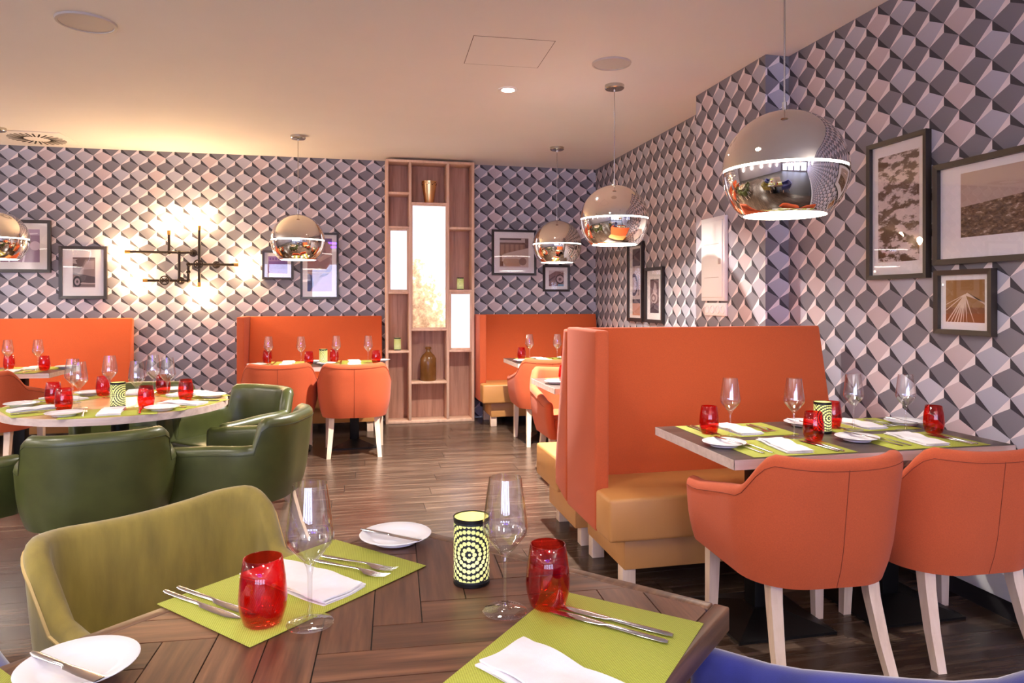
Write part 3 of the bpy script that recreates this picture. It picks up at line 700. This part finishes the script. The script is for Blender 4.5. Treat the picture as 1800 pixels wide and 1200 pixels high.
def leg_mesh(pts, w):
    bm = bmesh.new(); prev = None; n = len(pts)
    for i, (x, y, z) in enumerate(pts):
        h = w * (1 - .28 * i / (n - 1)) / 2
        r = [bm.verts.new((x + a * h, y + b * h, z)) for a, b in ((-1, -1), (1, -1), (1, 1), (-1, 1))]
        if prev:
            for k in range(4): bm.faces.new((prev[k], prev[(k + 1) % 4], r[(k + 1) % 4], r[k]))
        else: bm.faces.new(r[::-1])
        prev = r
    bm.faces.new(prev); return bm
def make_chair(name, fab, seamm, style='slope', W=.57, D=.56, hb=.785, ha=.605, z0=.325, th=.062, lean=.055, rc=.17, seat_top=.455, fl=.19, piping=.0012):
    t = thing(name, '', 'chair')
    bm, seam, vs = tub_shell(W, D, hb, ha, z0, th, lean, style, rc, fl); sh_ = finish('shell', bm, fab, t, 60)
    bm = bmesh.new(); tube(bm, seam, piping, 5); finish('seam', bm, seamm, sh_)
    if style == 'slope': bm = bmesh.new(); tube(bm, vs, .0012, 5); finish('back_seam', bm, seamm, sh_)
    hw = W / 2 - th + .004; poly = []
    yb = -D / 2 + th - .004; r = rc - th
    poly += [(-hw, D / 2 - .005)] + [(-hw + r + r * math.cos(PI + PI / 2 * k / 6), yb + r + r * math.sin(PI + PI / 2 * k / 6)) for k in range(7)]
    poly += [(-x, y) for x, y in poly[::-1]]
    bm = bmesh.new(); prism(bm, poly, z0 + .005, seat_top); 
    bmesh.ops.bevel(bm, geom=[e for e in bm.edges if abs(e.verts[0].co.z - e.verts[1].co.z) < 1e-5 and e.verts[0].co.z > seat_top - .01], offset=.022, segments=3, profile=.5, affect='EDGES', clamp_overlap=True)
    finish('seat', bm, fab, t, 50)
    for s in (-1, 1):
        finish('leg', leg_mesh([(s * .225, .205, z0 + .03), (s * .228, .207, .16), (s * .232, .21, 0)], .046), M_leg, t, 0)
        finish('leg', leg_mesh([(s * .182, -.17, z0 + .03), (s * .186, -.185, .26), (s * .196, -.222, .12), (s * .206, -.265, 0)], .046), M_leg, t, 0)
    index_children(t); return t
chO = make_chair('orange_armchair', M_orange2, M_seam)
chG = make_chair('green_armchair', M_green, M_seamg, 'step', .595, .58, .735, .605, .315, .075, .05, .19, .44)
chV = make_chair('velvet_armchair', M_velvet, pm('velvet_piping', (204, 176, 110), .7), 'slope', .53, .58, .785, .60, .32, .05, .05, .06, .46, .225, .004)
chB = make_chair('blue_armchair', M_blue, M_seamg, 'slope', .60, .58, .785, .67, .32, .06, .05, .10, .46, .235)
used = set()
def chair(proto, x, y, face, label, group):
    """face = world angle of the chair's facing direction in degrees (90 = towards +Y)"""
    o = dup(proto) if proto in used else proto; used.add(proto)
    o.location = (x, y, 0); o.rotation_euler = (0, 0, R(face - 90)); o['label'] = label; o['group'] = group; return o
g = 'orange upholstered armchairs'
chair(chO, 1.60, 2.345, 87, 'left orange armchair at the right booth table, back to the camera', g)
chair(chO, 2.205, 2.335, 88, 'right orange armchair at the booth table, cut by the photo edge', g)
chair(chO, -.63, 6.29, 91, 'left orange armchair at the center back table, behind green armchair', g)
chair(chO, -.018, 6.20, 90, 'orange armchair at the center back table nearest the shelving unit', g)
chair(chO, 1.70, 6.30, 88, 'orange armchair with its back to the camera at the right back table', g)
chair(chO, 1.585, 5.03, -90, 'bright orange armchair facing the camera behind the booth divider', g)
chair(chO, -2.70, 6.10, 86, 'dark orange armchair at the far left back table', g)
g = 'green leather armchairs around the round table'
RC = Vector((-1.287, 4.293)); RR = .557
chair(chG, -1.165, 3.59, 107, 'green leather armchair with its back to the camera at the round table', g)
chair(chG, -.58, 3.845, 164, 'green leather armchair seen from its side at the right of the round table', g)
chair(chG, -.76, 4.70, 229, 'grey green leather armchair facing left behind the round table', g)
chair(chG, -1.375, 5.00, 268, 'green leather armchair mostly hidden behind the round table top', g)
chair(chG, -1.93, 3.58, 52, 'dark green leather armchair cut by the left edge of the photo', g)

# ------------------------------------------------------------------ tables
def make_table(label, x0, x1, y0, y1, cols, th=.036, group='dark topped booth tables'):
    t = thing('booth_table', label, 'table', ((x0 + x1) / 2, (y0 + y1) / 2, 0), 0, group); hx, hy = (x1 - x0) / 2, (y1 - y0) / 2
    rbox('table_top', -hx + .0015, hx - .0015, -hy + .0015, hy - .0015, T - th + .001, T, M_dtop, t, 0)
    bm = bmesh.new()
    for q in ((-hx, hx, -hy, -hy + .002), (-hx, hx, hy - .002, hy), (-hx, -hx + .002, -hy, hy), (hx - .002, hx, -hy, hy)): box(bm, *q, T - th, T - .0003)
    finish('edge_band', bm, M_edge, t, 0)
    for cx in cols:
        cx -= (x0 + x1) / 2
        rbox('column', cx - .04, cx + .04, -.04, .04, .02, T - th, M_black, t, .002)
        bm = bmesh.new(); 
        q = [[bm.verts.new((cx + a_ * h_, b_ * h_, z_)) for a_, b_ in ((-1, -1), (1, -1), (1, 1), (-1, 1))] for h_, z_ in ((.21, 0), (.21, .01), (.05, .055))]
        for A_, B_ in zip(q, q[1:]):
            for k in range(4): bm.faces.new((A_[k], A_[(k + 1) % 4], B_[(k + 1) % 4], B_[k]))
        bm.faces.new(q[0][::-1]); bm.faces.new(q[-1]); finish('base_plate', bm, M_black, t, 0)
    return t
make_table('dark topped table with pale edge in the right booth', 1.31, 2.53, 2.268, 2.945, (1.615, 2.215))
make_table('dark topped table behind the orange booth divider', 1.24, 2.46, 4.34, 4.96, (1.55, 2.15))
make_table('table before the bench right of the shelving', 1.40, 2.60, 6.10, 6.72, (1.70, 2.30))
make_table('table before the bench left of the shelving', -.89, .255, 6.17, 6.80, (-.60, -.02))
make_table('table before the bench at the far left', -3.60, -2.33, 6.10, 6.72, (-3.25, -2.65))
t = thing('round_table', 'round light oak table set for dinner between green armchairs', 'table', (RC.x, RC.y, 0))
bm = bmesh.new(); lathe(bm, [(0, T - .034), (RR - .004, T - .034), (RR - .004, T - .001), (RR - .004, T), (0, T)], 72); finish('table_top', bm, M_rtop, t)
bm = bmesh.new(); lathe(bm, [(RR - .004, T - .036), (RR, T - .036), (RR, T - .0005), (RR - .004, T - .0005)], 72); finish('edge_band', bm, M_edge, t, 30)
bm = bmesh.new(); lathe(bm, [(0, .02), (.045, .02), (.045, T - .034), (0, T - .034)], 24); finish('column', bm, M_black, t)
bm = bmesh.new(); lathe(bm, [(0, 0), (.28, 0), (.28, .012), (.06, .03), (0, .03)], 40); finish('base_plate', bm, M_black, t)

# front parquet table: rectangle, far corner FC, long axis d1 (towards lower left), short axis d2
FC = Vector((.09, 1.824)); d2 = Vector((.587, -.636)).normalized(); d1 = Vector((d2.y, -d2.x)); L1, L2 = 1.72, .866
if d1.x > 0: d1 = -d1
ang = math.atan2(d1.y, d1.x)
t = thing('parquet_table', 'dark wooden parquet table in the foreground', 'table', (FC.x, FC.y, 0), ang)
# local: x along d1, y along left normal of d1
yn = Vector((-d1.y, d1.x)); sgn = 1 if yn.dot(d2) > 0 else -1
Y0, Y1 = (0, L2) if sgn > 0 else (-L2, 0)
TR = .03
def clip(poly, a, b, c):   # keep a*x+b*y<=c
    out = []
    for i in range(len(poly)):
        p, q = poly[i], poly[(i + 1) % len(poly)]; fp, fq = a * p[0] + b * p[1] - c, a * q[0] + b * q[1] - c
        if fp <= 0: out.append(p)
        if fp * fq < 0: k = fp / (fp - fq); out.append((p[0] + k * (q[0] - p[0]), p[1] + k * (q[1] - p[1])))
    return out
pw, pn = .086, 4; gp = .0011
xa, xb, ya, yb_ = TR + .001, L1 - TR - .001, Y0 + TR + .001, Y1 - TR - .001
rot = R(45) - ang + R(-3) - R(45)      # planks run roughly along the room axes
cr_, sr_ = math.cos(rot), math.sin(rot); np_ = 0
cxm, cym = (xa + xb) / 2, (ya + yb_) / 2
for i in range(-26, 27):
    for j in range(-26, 27):
        m_ = (i - j) % (2 * pn)
        if m_ == 0: rr_ = (i * pw, (i + pn) * pw, j * pw, (j + 1) * pw); hz = True
        elif m_ == 2 * pn - 1: rr_ = (i * pw, (i + 1) * pw, j * pw, (j + pn) * pw); hz = False
        else: continue
        q = [(rr_[0] + gp, rr_[2] + gp), (rr_[1] - gp, rr_[2] + gp), (rr_[1] - gp, rr_[3] - gp), (rr_[0] + gp, rr_[3] - gp)]
        q = [(cxm + x * cr_ - y * sr_, cym + x * sr_ + y * cr_) for x, y in q]
        for cl_ in ((-1, 0, -xa), (1, 0, xb), (0, -1, -ya), (0, 1, yb_)):
            if q: q = clip(q, *cl_)
        if len(q) < 3: continue
        ar = abs(sum(q[k][0] * q[(k + 1) % len(q)][1] - q[(k + 1) % len(q)][0] * q[k][1] for k in range(len(q)))) / 2
        if ar < 2e-4: continue
        cx_ = sum(p[0] for p in q) / len(q); cy_ = sum(p[1] for p in q) / len(q)
        a_ = rot if hz else rot + PI / 2; ca, sa = math.cos(-a_), math.sin(-a_)
        loc = [((x - cx_) * ca - (y - cy_) * sa, (x - cx_) * sa + (y - cy_) * ca) for x, y in q]
        bm = bmesh.new(); prism(bm, loc, -.008, 0); o = finish('plank', bm, M_tplank, t, 0)
        o.location = (cx_, cy_, T - .0006 * random.random()); o.rotation_euler = (0, 0, a_); np_ += 1
rbox('core', TR, L1 - TR, Y0 + TR, Y1 - TR, T - .035, T - .0035, M_tcore, t, 0)
for q in ((0, L1, Y0, Y0 + TR), (0, L1, Y1 - TR, Y1)): rbox('edge_trim', *q, T - .045, T + .0005, M_trim, t, .004)
for q in ((0, TR, Y0 + TR + .001, Y1 - TR - .001), (L1 - TR, L1, Y0 + TR + .001, Y1 - TR - .001)):
    o = rbox('edge_trim', *q, T - .045, T + .0005, M_trim, t, .004)
for x in (.30, L1 - .30):
    rbox('column', x - .05, x + .05, (Y0 + Y1) / 2 - .05, (Y0 + Y1) / 2 + .05, .012, T - .035, M_black, t, .003)
    rbox('base_plate', x - .24, x + .24, (Y0 + Y1) / 2 - .24, (Y0 + Y1) / 2 + .24, 0, .014, M_black, t, .003)
# chairs of the front table
def fpt(a, b): return FC + d1 * a + d2 * b
fa = math.degrees(math.atan2(d2.y, d2.x))
vm = Vector((-.495, 1.90)) + d2 * .285
chair(chV, vm.x, vm.y, fa, 'olive green velvet armchair in the left foreground', 'velvet armchairs at the front table')
bl = vm + d1 * .73
chair(chB, bl.x, bl.y, fa, 'blue velvet armchair barely showing at the lower left edge', 'blue velvet armchairs at the front table')
chair(chB, .624, .80, fa + 180, 'blue velvet armchair showing an arm at the lower right of the parquet table', 'blue velvet armchairs at the front table')

# ------------------------------------------------------------------ tableware prototypes
def make_wine():
    bm = bmesh.new(); h = .245
    prof = [(0, .0), (.038, .0), (.041, .0012), (.039, .003), (.02, .006), (.007, .010), (.0042, .018), (.0038, .05), (.0042, .085), (.0065, .100), (.012, .110), (.026, .126), (.0385, .142), (.0415, .152), (.041, .160), (.036, .200), (.0295, .245),
            (.0288, .245), (.0350, .200), (.0398, .160), (.0402, .152), (.0372, .1435), (.025, .128), (.012, .1135), (0, .109)]
    lathe(bm, prof, 40); return finish('wine_glass', bm, M_glass, None, 60)
def make_tumbler():
    bm = bmesh.new()
    lathe(bm, [(0, 0), (.026, 0), (.034, .006), (.040, .03), (.0415, .048), (.0385, .08), (.033, .116), (.032, .1165), (.0312, .116), (.0368, .08), (.0396, .048), (.038, .03), (.032, .012), (.024, .009), (0, .009)], 40)
    return finish('red_tumbler', bm, M_red, None, 60)
def make_plate():
    bm = bmesh.new(); lathe(bm, [(0, .004), (.045, .004), (.048, 0), (.052, .0005), (.054, .006), (.08, .0145), (.0835, .016), (.084, .0175), (.082, .0185), (.056, .0095), (.05, .0075), (0, .0075)], 48)
    return finish('bread_plate', bm, M_china, None, 60)
def make_mat():
    return rbox('placemat', -.215, .215, -.143, .143, 0, .0018, M_weave, None, .0006, 1)
def make_napkin(seed, L_=.25, W_=.105):
    bm = bmesh.new(); rnd = random.Random(seed); nx, ny = 22, 10
    # folded cloth: three layers joined at the long folded edge, softly waved
    for lay in range(3):
        z = .001 + lay * .0042; grid = []
        sh = (0, .004, -.003)[lay]
        for i in range(nx + 1):
            r_ = []
            for j in range(ny + 1):
                x = -L_ / 2 + L_ * i / nx; yy = -W_ / 2 + W_ * j / ny
                wv = .0022 * math.sin(x * 34 + seed + lay) + .0016 * math.sin(yy * 60 + x * 20 + seed)
                e = min(i, nx - i) / nx; wv *= min(1, .3 + e * 4)
                yo = sh + .004 * math.sin(x * 25 + seed * 2) * (1 if j == 0 else .5)
                r_.append((x * (1 - .012 * lay) + .003 * math.sin(yy * 50 + seed), yy * (1 - .02 * lay) + yo, z + abs(wv) * (.5 + .5 * lay)))
            grid.append(r_)
        up = [[bm.verts.new(p) for p in r_] for r_ in grid]; dn = [[bm.verts.new((p[0], p[1], max(.0004, p[2] - .003))) for p in r_] for r_ in grid]
        for i in range(nx):
            for j in range(ny):
                bm.faces.new((up[i][j], up[i + 1][j], up[i + 1][j + 1], up[i][j + 1])); bm.faces.new((dn[i][j + 1], dn[i + 1][j + 1], dn[i + 1][j], dn[i][j]))
        for i in range(nx):
            for j in (0, ny): bm.faces.new((up[i][j], up[i + 1][j], dn[i + 1][j], dn[i][j]))
        for j in range(ny):
            for i in (0, nx): bm.faces.new((up[i][j], up[i][j + 1], dn[i][j + 1], dn[i][j]))
    return finish('napkin', bm, M_linen, None, 70)
def strip(bm, secs):   # secs: (y, halfwidth, z_mid, halfthick, xoff)
    prev = None
    for y, hw, z, ht, xo in secs:
        r = [bm.verts.new((xo + hw * math.cos(a) , y, z + ht * math.sin(a))) for a in [2 * PI * k / 10 for k in range(10)]]
        if prev:
            for k in range(10): bm.faces.new((prev[k], prev[(k + 1) % 10], r[(k + 1) % 10], r[k]))
        else: bm.faces.new(r[::-1])
        prev = r
    bm.faces.new(prev)
def make_knife(n=.225):
    bm = bmesh.new()
    strip(bm, [(-n / 2, .004, .0035, .0028, 0), (-n / 2 + .01, .0062, .0035, .0032, 0), (-n / 2 + .06, .0058, .0036, .003, 0), (-.01, .0048, .0038, .0030, 0), (0, .004, .0038, .0026, 0),
               (.008, .0075, .0036, .0011, .001), (.05, .0092, .0034, .0009, .001), (.085, .0088, .0032, .0008, 0), (n / 2 - .006, .004, .003, .0007, -.003), (n / 2, .001, .003, .0005, -.0045)])
    return finish('table_knife', bm, M_steel, None, 50)
def make_fork(n=.20):
    bm = bmesh.new()
    strip(bm, [(-n / 2, .005, .0028, .0018, 0), (-n / 2 + .02, .0062, .003, .0019, 0), (-.02, .0034, .0048, .0017, 0), (.02, .003, .007, .0016, 0), (.034, .006, .0062, .0013, 0), (.046, .0118, .0044, .0011, 0), (.06, .012, .0034, .001, 0)])
    for k in range(4):
        x = -.009 + .006 * k
        strip(bm, [(.058, .0021, .0034, .0010, x), (.08, .0017, .0044, .0009, x), (n / 2, .0008, .0082, .0006, x * .95)])
    return finish('table_fork', bm, M_steel, None, 50)
WINE, TUMB, PLATE, MAT, KNIFE, FORK = make_wine(), make_tumbler(), make_plate(), make_mat(), make_knife(), make_fork()
BKN = make_knife(.165); BKN.name = 'butter_knife'
NAPS = [make_napkin(s) for s in (1.3, 4.1)]
first_use = set()
def put(proto, x, y, z, rz, label, cat, group, tilt=None):
    o = proto if proto.name not in first_use else proto.copy()
    if proto.name in first_use: C.objects.link(o)
    first_use.add(proto.name)
    o.location = (x, y, z); o.rotation_euler = tilt + (rz,) if tilt else (0, 0, rz); return tag(o, label, cat, group)
def setting(desc, cx, cy, face, mat=True, wine=(.105, .158), tumb=(.152, .09), plate=(-.29, -.018), nap=(0, 0, 4), forks=((-.135, .0, 3), (-.105, .01, -2)), knives=((.135, -.02, 4), (.16, -.02, 2)), bk=True, nk=0):
    """place setting; +y local = the way the diner faces (face degrees), +x = diner's right"""
    a = R(face - 90); ca, sa = math.cos(a), math.sin(a)
    def w_(p): return cx + p[0] * ca - p[1] * sa, cy + p[0] * sa + p[1] * ca
    zt = T + .0006; zm = zt + .0022
    if mat: put(MAT, *w_((0, 0)), zt, a, 'lime green woven placemat ' + desc, 'placemat', 'lime green placemats')
    if wine: put(WINE, *w_(wine), zm if (mat and abs(wine[0]) < .23 and abs(wine[1]) < .16) else zt, 0, 'clear stemmed wine glass ' + desc, 'wine glass', 'wine glasses')
    if tumb: put(TUMB, *w_(tumb), zm if mat else zt, 0, 'red glass tumbler ' + desc, 'tumbler', 'red tumblers')
    if nap: put(NAPS[nk % 2], *w_(nap[:2]), zm, a + PI / 2 + R(nap[2]), 'folded white napkin ' + desc, 'napkin', 'folded white napkins')
    for k, f in enumerate(forks or ()): put(FORK, *w_(f[:2]), zm, a + R(f[2]), ('outer', 'inner')[k] + ' steel fork ' + desc, 'fork', 'forks')
    for k, f in enumerate(knives or ()): put(KNIFE, *w_(f[:2]), zm, a + R(f[2]), ('inner', 'outer')[k] + ' steel knife ' + desc, 'knife', 'table knives')
    if plate:
        put(PLATE, *w_(plate), zt + (.002 if mat else 0), 0, 'white bread plate ' + desc, 'plate', 'bread plates')
        if bk: put(BKN, *w_((plate[0] + .02, plate[1])), zt + .0185, a + R(8), 'butter knife on the bread plate ' + desc, 'knife', 'butter knives')

# front table
mc = Vector((-.11, 1.467))
setting('beside the olive velvet chair', mc.x, mc.y, fa, nap=(-.005, .0, 2), forks=((-.135, .02, 8), (-.105, .03, 6)), knives=((.15, -.06, 3), (.175, -.065, 3)), plate=(-.29, -.02))
ms = Vector((.345, 1.07))
setting('at the parquet table nearest the camera', ms.x, ms.y, fa + 180 + 5, wine=None, tumb=None, plate=None, forks=None, nap=(-.09, -.01, -14), knives=((.115, .0, -3), (.14, .0, -2)), nk=1)
put(WINE, .265, 1.257, T + .001, 0, 'clear stemmed wine glass beside the large foreground candle lantern', 'wine glass', 'wine glasses')
put(TUMB, .347, 1.261, T + .001, 0, 'red glass tumbler on the front table right of the candle lantern', 'tumbler', 'red tumblers')
lantern(.227, 1.406, T + .0008, 'largest candle lantern, on the parquet table in the foreground', R(-108))
m3 = mc + d1 * .69
setting('at the lower left corner of the parquet table', m3.x, m3.y, fa, wine=None, tumb=None, nap=None, forks=((-.15, 0, 3),), knives=None, plate=(-.277, .0))
# right booth table
setting('before the left chair of the right booth', 1.615, 2.43, 90, wine=(.146, .148), tumb=(.187, .079), plate=(-.217, .065), forks=((-.16, .0, 8), (-.12, .0, 6)), nap=(0, .0, -6), nk=1)
setting('before the right chair of the right booth', 2.215, 2.43, 90, wine=(.12, .188), tumb=(.19, .11), plate=(-.238, .045), forks=((-.16, .0, 8), (-.12, .0, 6)), nap=(0, .0, -6), nk=1)
setting('on the left bench side of the right booth table', 1.615, 2.785, 270, wine=(.105, .14), tumb=(.15, .045), plate=(-.362, -.04), nap=(0, .0, 6))
setting('on the bench side nearest the patterned right wall', 2.225, 2.785, 270, wine=(.11, .115), tumb=(.16, .04), plate=(-.225, .03), nap=(0, .0, 6))
lantern(1.956, 2.662, T + .0008, 'glowing candle lantern on the right booth table', R(-80))
# round table
rs = [(-79, 'nearest the camera on the round table'), (-24, 'on the right of the round table'), (38, 'at the right rear of the round table'),
      (95, 'at the rear of the round table'), (152, 'at the left rear of the round table'), (212, 'at the left front of the round table')]
for k, (an, d) in enumerate(rs):
    a = R(an); c = RC + Vector((math.cos(a), math.sin(a))) * (RR - .165)
    setting(d, c.x, c.y, an + 180, mat=True, wine=(.10, .17), tumb=(.15, .09), plate=(-.20, -.03) , forks=((-.12, -.01, 4),), knives=((.13, -.02, 3),), nk=k, bk=False, nap=(0, 0, 0))
lantern(-1.24, 4.10, T + .0008, 'candle lantern in the middle of the round table', R(-20))
# back tables
for x, d in ((-.60, 'at the left front place of the center back table'), (-.02, 'at the right front place of the center back table')):
    setting(d, x, 6.34, 90, wine=(.12, .12), tumb=(.19, .07), plate=(-.24, .04), forks=((-.12, 0, 0),), knives=None, bk=False)
for x, d in ((-.60, 'on the left bench place of the center back table'), (-.02, 'on the right bench place of the center back table')):
    setting(d, x, 6.64, 270, wine=(.16, .12), tumb=(.18, .03), plate=(-.24, .04), forks=None, knives=((.12, 0, 0),), bk=False)
lantern(-.29, 6.47, T + .0008, 'candle lantern on the center back table')
for yy, fc, d in ((6.27, 90, 'at the chair side of the right back table'), (6.55, 270, 'at the bench side of the right back table')):
    setting(d, 1.72, yy, fc, wine=(.13, .12), tumb=(.19, .05), plate=(-.23 if fc == 90 else -.25, .03), forks=((-.12, 0, 0),), knives=None, bk=False)
lantern(2.02, 6.42, T + .0008, 'candle lantern on the right back table half behind the divider')
setting('on the table behind the booth divider', 1.55, 4.78, 270, wine=None, tumb=(.15, .12), plate=(.22, .17), forks=None, knives=None, bk=False)
setting('at the chair side of the far left table', -2.66, 6.27, 90, wine=(.13, .14), tumb=(.20, .08), plate=(-.25, .03), forks=None, knives=((.12, 0, 0),), bk=False)
setting('at the bench side of the far left table', -2.62, 6.56, 270, wine=(.14, .12), tumb=(.17, .03), plate=(-.25, .02), forks=None, knives=None, bk=False)
lantern(-2.98, 6.42, T + .0008, 'candle lantern on the far left table at the photo edge')
